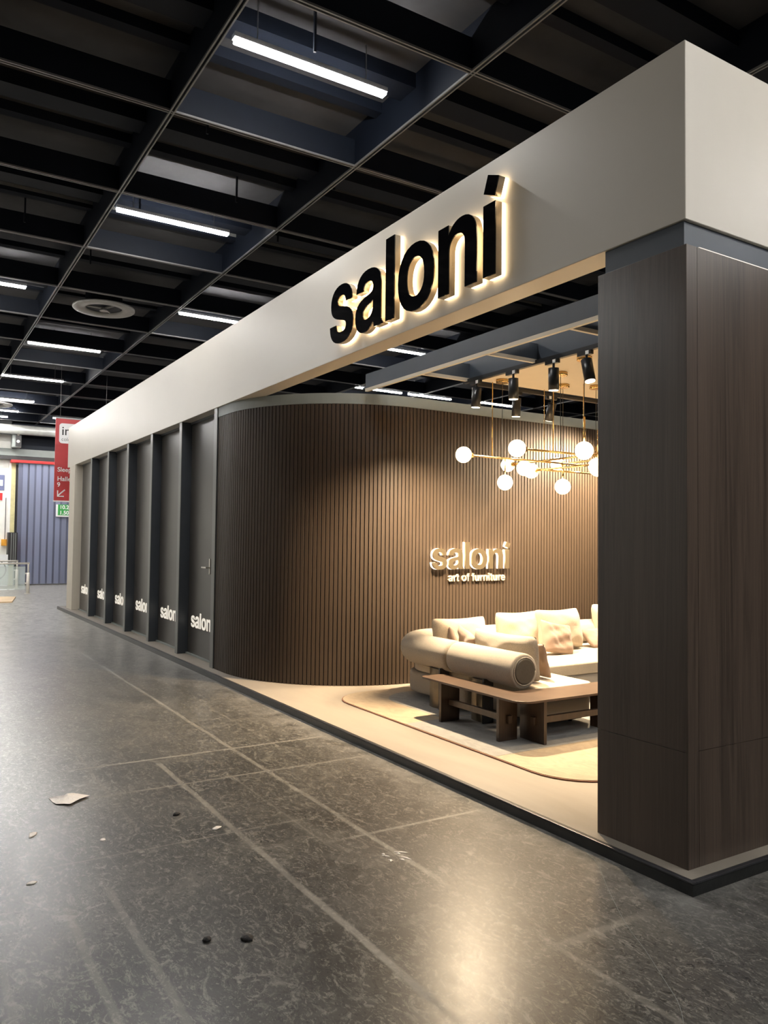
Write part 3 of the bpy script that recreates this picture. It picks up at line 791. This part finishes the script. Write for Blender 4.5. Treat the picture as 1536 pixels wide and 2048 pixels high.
# fascia sign ----------------------------------------------------------
sg = empty('illuminated_sign', (-2.55, A, 3.305), 'large black backlit letters reading saloni on the fascia', 'sign')
ext = {'s': (-3.69, -3.285), 'a': (-3.245, -2.815), 'l': (-2.774, -2.650), 'o': (-2.597, -2.128), 'n': (-2.078, -1.650), 'i': (-1.582, -1.462)}
def inkx(ch, k=None):
    cs = [flat(c) for c in G[ch][2]]
    if ch == 'i': cs = cs[:1]
    return min(p[0] for c in cs for p in c), max(p[0] for c in cs for p in c)
def build_letter(ch, x0, x1, sy, mapping, mats, depths, parent):
    a, b_ = inkx(ch); sx = (x1-x0)/(b_-a)
    cs = [[((p[0]-a)*sx+x0, p[1]*sy) for p in flat(c)] for c in G[ch][2]]
    O, U, V, W = mapping
    body = None
    for (nm, m, d0, d1) in ((('letter', mats[1], depths[1], depths[2])), ('face', mats[2], depths[2], depths[3]), ('back_light', mats[0], depths[0], depths[1])):
        me = glyph_mesh(cs, d1-d0); place_mesh(me, O+W*d0, U, V, W)
        o = link(nm, me, m, parent if body is None else body)
        if body is None: body = o
    return body
for ch in 'saloni':
    x0, x1 = ext[ch]
    build_letter(ch, x0+2.55, x1+2.55, .645/718, (Vector((0, 0, 0)), UX, UZ, -UY), ('halo', 'letter_side', 'black_gloss'), (.004, .030, .078, .086), sg)
# inner sign
isg = empty('wall_sign', (XS, 1.92, 1.306), 'mirror polished backlit letters reading saloni on the slat wall', 'sign')
tot0, tot1 = -3.69, -1.462
for ch in 'saloni':
    x0, x1 = ext[ch]; k = 1.11/(tot1-tot0)
    build_letter(ch, (x0-tot0)*k, (x1-tot0)*k, .305/718, (Vector((0, 0, 0)), UY, UZ, UX), ('halo2', 'letter_side', 'mirror'), (.004, .036, .052, .057), isg)
me = glyph_mesh(word('art of furniture', .088, .83, -10), .02); place_mesh(me, Vector((0, 0, 0)), UY, UZ, UX)
o = link('wall_lettering', me, 'gold_text'); o.location = (XS+.004, 2.166, 1.166); tag(o, 'small pale gold letters reading art of furniture below the mirror sign', 'lettering')

# rug --------------------------------------------------------------------
rg = empty('rug', (0, 0, ZP), 'large beige rug with grey shapes and terracotta edge under the sofa', 'rug')
def flat_prism(name, pts, z0, z1, mat, parent):
    bm = bmesh.new(); prism(bm, pts, z0, z1); return link(name, fin(bm), mat, parent)
flat_prism('edge', rrect(-4.62, -1.235, .540, 5.2, .42), 0.0005, .009, 'rug_edge', rg)
flat_prism('pile', rrect(-4.612, -1.243, .549, 5.19, .415), .009, .0125, 'rug', rg)
flat_prism('grey_inlay', rrect(-4.40, -3.24, .95, 4.9, [.02, .02, .4, .4]), .0125, .0135, 'rug_grey', rg)
flat_prism('grey_inlay', rrect(-3.22, -2.06, .556, 5.1, .01), .0125, .0136, 'rug_grey', rg)

# sofa --------------------------------------------------------------------
ZR = ZP+.0136
so = empty('sofa', (-3.6, 2.4, ZR), 'cream corner sofa with a round bolster back on the beige rug', 'sofa')
off = tuple(so.location)
BZ = .56; BR = .145
cornerR = .42
bx_c = -3.98; by = 1.245
def bolster(p0, p1):
    """path of the bolster by arclength from the open end"""
    pts = []; x0 = -2.52; Ls = x0-bx_c; La = cornerR*PI/2
    n = max(3, int((p1-p0)/.05))
    for k in range(n+1):
        s = p0+(p1-p0)*k/n
        if s < Ls: pts.append((x0-s, by))
        elif s < Ls+La:
            a = (s-Ls)/cornerR; pts.append((bx_c-cornerR*math.sin(a), by+cornerR-cornerR*math.cos(a)))
        else: pts.append((bx_c-cornerR, by+cornerR+s-Ls-La))
    return [(x-off[0], y-off[1], BZ-off[2]) for x, y in pts]
def bolster_obj(p0, p1, rim0=.02, rim1=.02):
    path = bolster(p0, p1)
    P = [Vector(p) for p in path]
    ra = [BR]*len(P)
    # rounded rims
    d0 = (P[1]-P[0]).normalized(); d1 = (P[-1]-P[-2]).normalized()
    head = [(P[0]+d0*rim0*(1-math.cos(a)), BR-rim0*(1-math.sin(a))) for a in (0, PI/6, PI/3)]
    tail = [(P[-1]-d1*rim1*(1-math.cos(a)), BR-rim1*(1-math.sin(a))) for a in (PI/3, PI/6, 0)]
    head[0] = (P[0], BR-rim0)
    pp_ = [h[0] for h in head]+[P[0]+d0*rim0]+P[1:-1]+[P[-1]-d1*rim1]+[h[0] for h in tail]
    rr = [h[1] for h in head]+[BR]+ra[1:-1]+[BR]+[h[1] for h in tail]
    bm = bmesh.new(); tube(bm, pp_, rr, 28); me = fin(bm)
    for p in me.polygons: p.use_smooth = len(p.vertices) == 4
    return link('bolster', me, 'fabric', so)
LS = .90
b1 = bolster_obj(0, LS, .02, .04); bolster_obj(LS+.003, 4.6, .04)
cx, cyy, cz = bolster(0, .1)[0]
tb = tube_obj('end_cap', [(cx-.01, cyy, cz), (cx+.006, cyy, cz), (cx+.012, cyy, cz)], [.108, .108, .095], 'leather', b1, 28)
bm = bmesh.new(); n = 36
tube(bm, [(cx+.003, cyy+.113*math.cos(2*PI*k/n), cz+.113*math.sin(2*PI*k/n)) for k in range(n+1)], .006, 6); link('piping', fin(bm, smooth=True), 'fabric', b1)
# base modules and seats
soft_prism('base', rrect(-3.25, -2.46, 1.36, 1.98, .09), .135, .335, 'fabric', so, .03, off)
soft_prism('base', rrect(-4.42, -3.27, 1.23, 2.02, [.05, .05, .05, .36]), .135, .335, 'fabric', so, .03, off)
soft_prism('base', rrect(-4.25, -3.17, 2.03, 4.5, .05), .135, .335, 'fabric', so, .03, off)
soft_prism('seat_cushion', rrect(-3.25, -2.45, 1.35, 1.99, .09), .337, .425, 'fabric2', so, .02, off)
soft_prism('seat_cushion', rrect(-4.38, -3.27, 1.26, 2.02, [.05, .05, .05, .36]), .337, .43, 'fabric2', so, .02, off)
soft_prism('seat_cushion', rrect(-4.25, -3.16, 2.03, 4.5, .05), .337, .452, 'fabric2', so, .02, off)
soft_prism('plinth', rrect(-3.20, -2.52, 1.42, 1.93, .05), .115, .136, 'plinth', so, .004, off)
soft_prism('plinth', rrect(-4.18, -3.3, 1.42, 1.97, [.04, .04, .04, .25]), .115, .136, 'plinth', so, .004, off)
soft_prism('plinth', rrect(-4.18, -3.22, 2.08, 4.45, .04), .115, .136, 'plinth', so, .004, off)
for x, y in ((-4.05, 1.52), (-3.4, 1.5), (-3.12, 1.5), (-2.62, 1.5), (-2.62, 1.86), (-3.12, 1.86), (-4.1, 2.3), (-3.3, 2.3), (-3.3, 3.3), (-3.3, 4.3), (-4.1, 4.3)):
    tube_obj('foot', [(x-off[0], y-off[1], 0.0), (x-off[0], y-off[1], .12-off[2])], .017, 'spot_black', so, 8)
# bronze supports of the bolster
for x in (-3.63, -3.0):
    bm = bmesh.new(); pts = [(x-.095+.19*k/8, by-.09-.02*math.sin(PI*k/8)) for k in range(9)]+[(x+.095, by-.07), (x-.095, by-.07)]
    prism(bm, [(a-off[0], b_-off[1]) for a, b_ in pts], 0, BZ-.125-off[2]); link('support', fin(bm), 'bronze', so)
    box('bracket', x+.095, x+.115, by-.125, by-.02, ZR, BZ-.11, 'spot_black', so, off=off)

# cushions -----------------------------------------------------------------
def pillow_me(wd, ht, th, seed, n=18, sag=.04, wr=.006):
    rnd = random.Random(seed); bm = bmesh.new(); ph = [rnd.uniform(0, 6.28) for _ in range(6)]
    front, back = [], []
    for side, arr in ((1, front), (-1, back)):
        for j in range(n+1):
            row = []
            for i in range(n+1):
                u = -1+2*i/n; v = -1+2*j/n
                edge = max(abs(u), abs(v)) >= .9999
                if side < 0 and edge: row.append(front[j][i]); continue
                d = max(0, (1-abs(u)**3.2)*(1-abs(v)**3.2))**.55
                x = wd/2*u*(1-.035*(1-abs(v)**2)*abs(u)); z = ht/2*v*(1-.045*(1-abs(u)**2)*abs(v))
                cr = 1-.075*(abs(u)*abs(v))**5; x *= cr; z *= cr
                if v > 0: z -= sag*ht*(1-u*u)*v
                wv = wr*(math.sin(5*u+ph[0]+2*v)+math.sin(7*v+ph[1]-3*u)*.7+math.sin(11*(u+v)+ph[2])*.4)*d
                row.append(bm.verts.new((x, side*(th/2*d)+wv, z)))
            arr.append(row)
    for j in range(n):
        for i in range(n):
            bm.faces.new((front[j][i], front[j][i+1], front[j+1][i+1], front[j+1][i]))
            bm.faces.new((back[j][i], back[j+1][i], back[j+1][i+1], back[j][i+1]))
    return fin(bm, smooth=True)
def cushion(name, loc, rz, tilt, wd, ht, th, mat, label, seed, roll=0, cat='cushion', group=None, wr=.006):
    """loc = centre of bottom edge; local x width, local y thickness (face towards -y local), leaning back by tilt"""
    me = pillow_me(wd, ht, th, seed, wr=wr); me.transform(Matrix.Translation((0, 0, ht/2)))
    me.transform(Matrix.Rotation(roll, 4, 'Y')); me.transform(Matrix.Rotation(-tilt, 4, 'X'))
    o = link(name, me, mat); o.location = loc; o.rotation_euler = (0, 0, rz); tag(o, label, cat, group)
    return o
gc = 'large back cushions of the sofa'
cushion('back_cushion', (-4.06, 1.79, .435), PI/2, .16, .70, .42, .19, 'fabric2', 'large cream back cushion at the left corner of the sofa', 1, group=gc)
cushion('back_cushion', (-4.02, 2.56, .452), PI/2, .18, .64, .44, .20, 'fabric2', 'large cream back cushion in the middle of the long sofa side', 2, .0, group=gc)
cushion('back_cushion', (-3.93, 3.06, .452), PI/2, .22, .66, .46, .20, 'fabric2', 'large cream back cushion nearest the pillar, behind the square pillow', 3, .0, group=gc)
cushion('back_cushion', (-3.02, 1.50, .43), PI, .10, .86, .40, .17, 'fabric', 'large cream back cushion resting on the front bolster', 4, group=gc)
cushion('back_cushion', (-4.24, 4.26, .452), PI/2, .2, .7, .46, .2, 'fabric2', 'cream back cushion just emerging from behind the pillar', 6, group=gc)
gs = 'small dusty rose pillows'
cushion('throw_pillow', (-3.95, 1.70, .44), PI*.78, .35, .36, .33, .10, 'rose', 'small dusty pink pillow leaning in the sofa corner, left one of two', 11, .3, 'pillow', gs, .010)
cushion('throw_pillow', (-3.66, 1.62, .44), PI*.90, .30, .40, .36, .11, 'rose', 'small dusty pink pillow in the sofa corner, right one of two', 12, -.25, 'pillow', gs, .010)
cushion('throw_pillow', (-3.66, 2.74, .455), PI/2, .38, .42, .36, .11, 'rose', 'square beige-pink pillow lying against the two middle back cushions', 13, .22, 'pillow', gs, .012)
cushion('throw_pillow', (-2.87, 1.73, .43), PI*1.0, .30, .34, .33, .07, 'rose', 'dusty pink pillow seen edge-on beside the bolster end', 14, 0, 'pillow', gs, .01)
cushion('throw_pillow', (-3.86, 3.66, .455), PI/2, .9, .4, .3, .10, 'rose', 'folded pinkish pillow on the seat at the pillar edge', 15, 0, 'pillow', gs)

# table ----------------------------------------------------------------------
tb = empty('coffee_table', (-2.3, 1.0, ZR), 'dark walnut L-shaped low table wrapping the sofa corner', 'table')
ot = tuple(tb.location)
def lpts():
    x0, x1, xi, y0, yi, y1 = -3.43, -2.10, -2.47, .84, 1.09, 2.75
    out = []
    def arc(cx, cy, r, a0, a1, n=7):
        for k in range(n+1):
            a = math.radians(a0+(a1-a0)*k/n); out.append((cx+r*math.cos(a), cy+r*math.sin(a)))
    arc(x0+.05, y0+.05, .05, 180, 270); arc(x1-.13, y0+.13, .13, -90, 0); arc(x1-.05, y1-.05, .05, 0, 90); arc(xi+.05, y1-.05, .05, 90, 180)
    arc(xi-.02, yi+.02, .02, 0, -90, 3); arc(x0+.05, yi-.05, .05, 90, 180)
    return out
bm = bmesh.new(); prism(bm, [(x-ot[0], y-ot[1]) for x, y in lpts()], .42-.016-ot[2], .42-ot[2]); me = fin(bm, .004, 2); link('tabletop', me, 'table', tb)
def leg(x0, x1, y0, y1): return box('leg', x0, x1, y0, y1, ZR, .404, 'table_leg', tb, bevel=.002, off=ot)
leg(-3.145, -3.115, .845, 1.04); leg(-2.39, -2.36, .845, 1.03); leg(-2.39, -2.12, 1.085, 1.115); leg(-2.41, -2.13, 1.88, 1.91); leg(-2.41, -2.13, 2.55, 2.58)
box('stretcher', -3.115, -2.39, .925, .955, .215, .265, 'table_leg', tb, bevel=.002, off=ot)
box('stretcher', -2.24, -2.205, 1.115, 1.88, .215, .265, 'table_leg', tb, bevel=.002, off=ot); box('stretcher', -2.24, -2.205, 1.91, 2.55, .215, .265, 'table_leg', tb, bevel=.002, off=ot)
box('tenon', -2.36, -2.335, .92, .96, .21, .27, 'table_leg', tb, bevel=.002, off=ot); box('tenon', -2.245, -2.20, 1.06, 1.085, .21, .27, 'table_leg', tb, bevel=.002, off=ot)

# chandelier -------------------------------------------------------------------
CZ = 3.225
ch = empty('globe_chandelier', (-3.0, 2.4, CZ), 'brass chandelier of crossing rods with glowing opal globes', 'chandelier')
oc = Vector(ch.location)
GR = .078
gme = sphere_me(GR); gme.materials.append(M_['globe'])
def gl(x, y, z):
    o = part('globe', gme, Vector((x, y, z))-oc, ch); return o
def rod(name, a, b_, r, mat='brass'):
    return tube_obj(name, [Vector(a)-oc, Vector(b_)-oc], r, mat, ch, 10)
def sock(p, d):
    p = Vector(p); d = Vector(d).normalized(); rod('socket', p+d*(GR-.022), p+d*(GR+.03), .026)
def bar(a, b_, ends=(1, 1)):
    a, b_ = Vector(a), Vector(b_); d = (b_-a).normalized()
    rod('bar', a+d*GR if ends[0] else a, b_-d*GR if ends[1] else b_, .010)
    if ends[0]: gl(*a); sock(a, d)
    if ends[1]: gl(*b_); sock(b_, -d)
def canopy(x, y): rod('canopy', (x, y, CZ-.035), (x, y, CZ-.001), .065)
# horizontal bars: y-direction
bar((-3.76, 1.56, 2.463), (-3.76, 3.75, 2.463))
bar((-2.98, 1.56, 2.452), (-2.98, 3.5, 2.452))
bar((-3.82, 2.40, 2.385), (-3.82, 4.0, 2.385))
# x-direction
bar((-4.45, 2.72, 2.49), (-2.3, 2.72, 2.49))
bar((-3.80, 2.44+.04, 2.362), (-2.1, 2.48, 2.362))
bar((-4.28, 3.32, 2.52), (-2.2, 3.32, 2.52))
# hanging globes
gl(-2.48, 1.88, 2.408); rod('drop_rod', (-2.48, 1.88, 2.408+GR-.01), (-2.48, 1.88, 2.70), .010); rod('cord', (-2.48, 1.88, 2.70), (-2.48, 1.88, CZ-.03), .003, 'spot_black'); canopy(-2.48, 1.88)
gl(-3.76, 2.09, 2.218); rod('drop_rod', (-3.76, 2.09, 2.218+GR-.01), (-3.76, 2.09, 2.463), .007)
gl(-3.45, 2.585, 2.182); rod('drop_rod', (-3.45, 2.585, 2.182+GR-.01), (-3.45, 2.585, 2.40), .008); rod('cord', (-3.45, 2.585, 2.40), (-3.45, 2.585, CZ-.03), .003, 'spot_black'); canopy(-3.45, 2.585)
gl(-2.47, 2.04, 2.27); rod('drop_rod', (-2.47, 2.04, 2.27+GR-.01), (-2.47, 2.04, 2.6), .009)
gl(-3.3, 2.9, 2.40)
rod('drop_rod', (-3.3, 2.9, 2.40+GR-.01), (-3.3, 2.9, 2.6), .008); rod('cord', (-3.3, 2.9, 2.6), (-3.3, 2.9, CZ), .003, 'spot_black')
for (x, y, z) in ((-3.76, 1.92, 2.47), (-2.98, 2.00, 2.46), (-3.76, 2.62, 2.47), (-2.98, 3.2, 2.46), (-3.82, 3.5, 2.39), (-3.3, 2.72, 2.5), (-3.4, 3.32, 2.53), (-2.6, 2.48, 2.37)):
    rod('suspension', (x, y, z), (x, y, CZ), .0045 if y < 2.5 else .003)
rod('cord', (-2.47, 2.04, 2.6), (-2.47, 2.04, CZ), .003, 'spot_black')
for x, y in ((-3.05, 2.16), (-3.62, 1.93), (-3.3, 2.9)): canopy(x, y)
rod('cord', (-3.05, 2.16, 2.45), (-3.05, 2.16, CZ-.03), .003, 'spot_black'); rod('cord', (-3.62, 1.93, 2.30), (-3.62, 1.93, CZ-.03), .003, 'spot_black')

# rest of the stand, behind the pillar: closing walls that only bounce light
o = box('stand_back_wall', -4.9, -.3, 8.6, 8.7, ZP, 3.2, 'slat'); tag(o, 'brown wall closing the back of the stand behind the pillar', 'wall')

# ------------------------------------------------------------------ debris on the floor
bm = bmesh.new(); n = 7; rnd = random.Random(3)
out = [(-2.885, -2.29), (-2.74, -2.275), (-2.70, -2.20), (-2.80, -2.07), (-2.86, -2.12), (-2.90, -2.16), (-2.86, -2.23)]
cv = bm.verts.new((-2.81, -2.19, .028)); rim = []
for i, (x, y) in enumerate(out):
    for q in (0, .5):
        x2, y2 = out[(i+1) % len(out)]; rim.append(bm.verts.new((x+(x2-x)*q+rnd.uniform(-.01, .01), y+(y2-y)*q+rnd.uniform(-.01, .01), rnd.uniform(.002, .014))))
mid = [bm.verts.new(((v.co.x-2.81)/2, (v.co.y-2.19)/2, rnd.uniform(.006, .03))) for v in rim]
for v, r_ in zip(mid, rim): v.co.x = (r_.co.x-2.81)/2; v.co.y = (r_.co.y-2.19)/2
for i in range(len(rim)):
    j = (i+1) % len(rim); bm.faces.new((rim[i], rim[j], mid[j], mid[i])); bm.faces.new((mid[i], mid[j], cv))
o = link('plastic_scrap', fin(bm), 'scrap'); tag(o, 'crumpled whitish scrap of film on the dark floor at the left', 'scrap')
def lump(x, y, r, label, mat='lump', flat_=.5, name='dirt_lump', cat='dirt', el=1.):
    bm = bmesh.new(); bmesh.ops.create_icosphere(bm, subdivisions=2, radius=r)
    q = random.Random(int(x*1000))
    for v in bm.verts: v.co *= q.uniform(.75, 1.2); v.co.x *= el; v.co.z = (v.co.z+r*.6)*flat_; v.co.z = max(v.co.z, 0)
    o = link(name, fin(bm, smooth=True), mat); o.location = (x, y, 0); o.rotation_euler = (0, 0, q.uniform(0, 3)); tag(o, label, cat)
lump(-.744, -2.027, .020, 'small black lump on the floor, left one of the pair')
lump(-.671, -1.887, .022, 'black oblong lump on the floor, right one of the pair', el=1.3)
lump(-2.22, -1.70, .018, 'small black lump on the floor farther back', el=1.2)
lump(-1.9, -1.57, .020, 'pale curled shaving on the floor beyond the black lumps', 'scrap', .25, 'shaving', 'debris', 1.6)
lump(-2.30, -2.46, .020, 'pale shaving near the left edge below the film scrap', 'scrap', .2, 'shaving', 'debris', 2.2)
lump(-2.04, -2.15, .015, 'small white chip right of and below the film scrap', 'scrap', .2, 'chip', 'debris', 1.2)
lump(-1.66, -2.55, .018, 'small pale chip near the left edge, lowest one', 'scrap', .2, 'chip', 'debris', 1.4)
sp = empty('paint_splash', (-1.10, -.94, 0), 'white dried plaster splash in the middle of the floor', 'stain')
q = random.Random(5)
for k in range(9):
    a = q.uniform(-.5, .9); L = q.uniform(.02, .08); x, y = q.uniform(-.07, .07), q.uniform(-.05, .05)
    bm = bmesh.new(); tube(bm, [(x, y, .001), (x+L*.5*math.cos(a), y+L*.5*math.sin(a), .004), (x+L*math.cos(a), y+L*math.sin(a), .001)], [.002, q.uniform(.004, .009), .001], 6)
    me = fin(bm); me.transform(Matrix.Diagonal((1, 1, .35, 1))); link('splash', me, 'scrap', sp)
pts = [(-.615, -.034), (-.474, -.103), (-.27, -.26), (.006, -.457), (.202, -.566), (.41, -.695), (.513, -.764), (.62, -.88), (.8, -1.15)]
P3 = []
for i in range(len(pts)-1):
    p0 = pts[max(0, i-1)]; p1 = pts[i]; p2 = pts[i+1]; p3 = pts[min(len(pts)-1, i+2)]
    for k in range(6):
        t = k/6; P3.append(tuple(.5*((2*p1[c])+(-p0[c]+p2[c])*t+(2*p0[c]-5*p1[c]+4*p2[c]-p3[c])*t*t+(-p0[c]+3*p1[c]-3*p2[c]+p3[c])*t**3) for c in (0, 1))+(.001,))
o = tube_obj('thread', P3, .001, 'header_grey', None, 5); tag(o, 'thin white thread curving over the floor by the platform corner', 'thread')
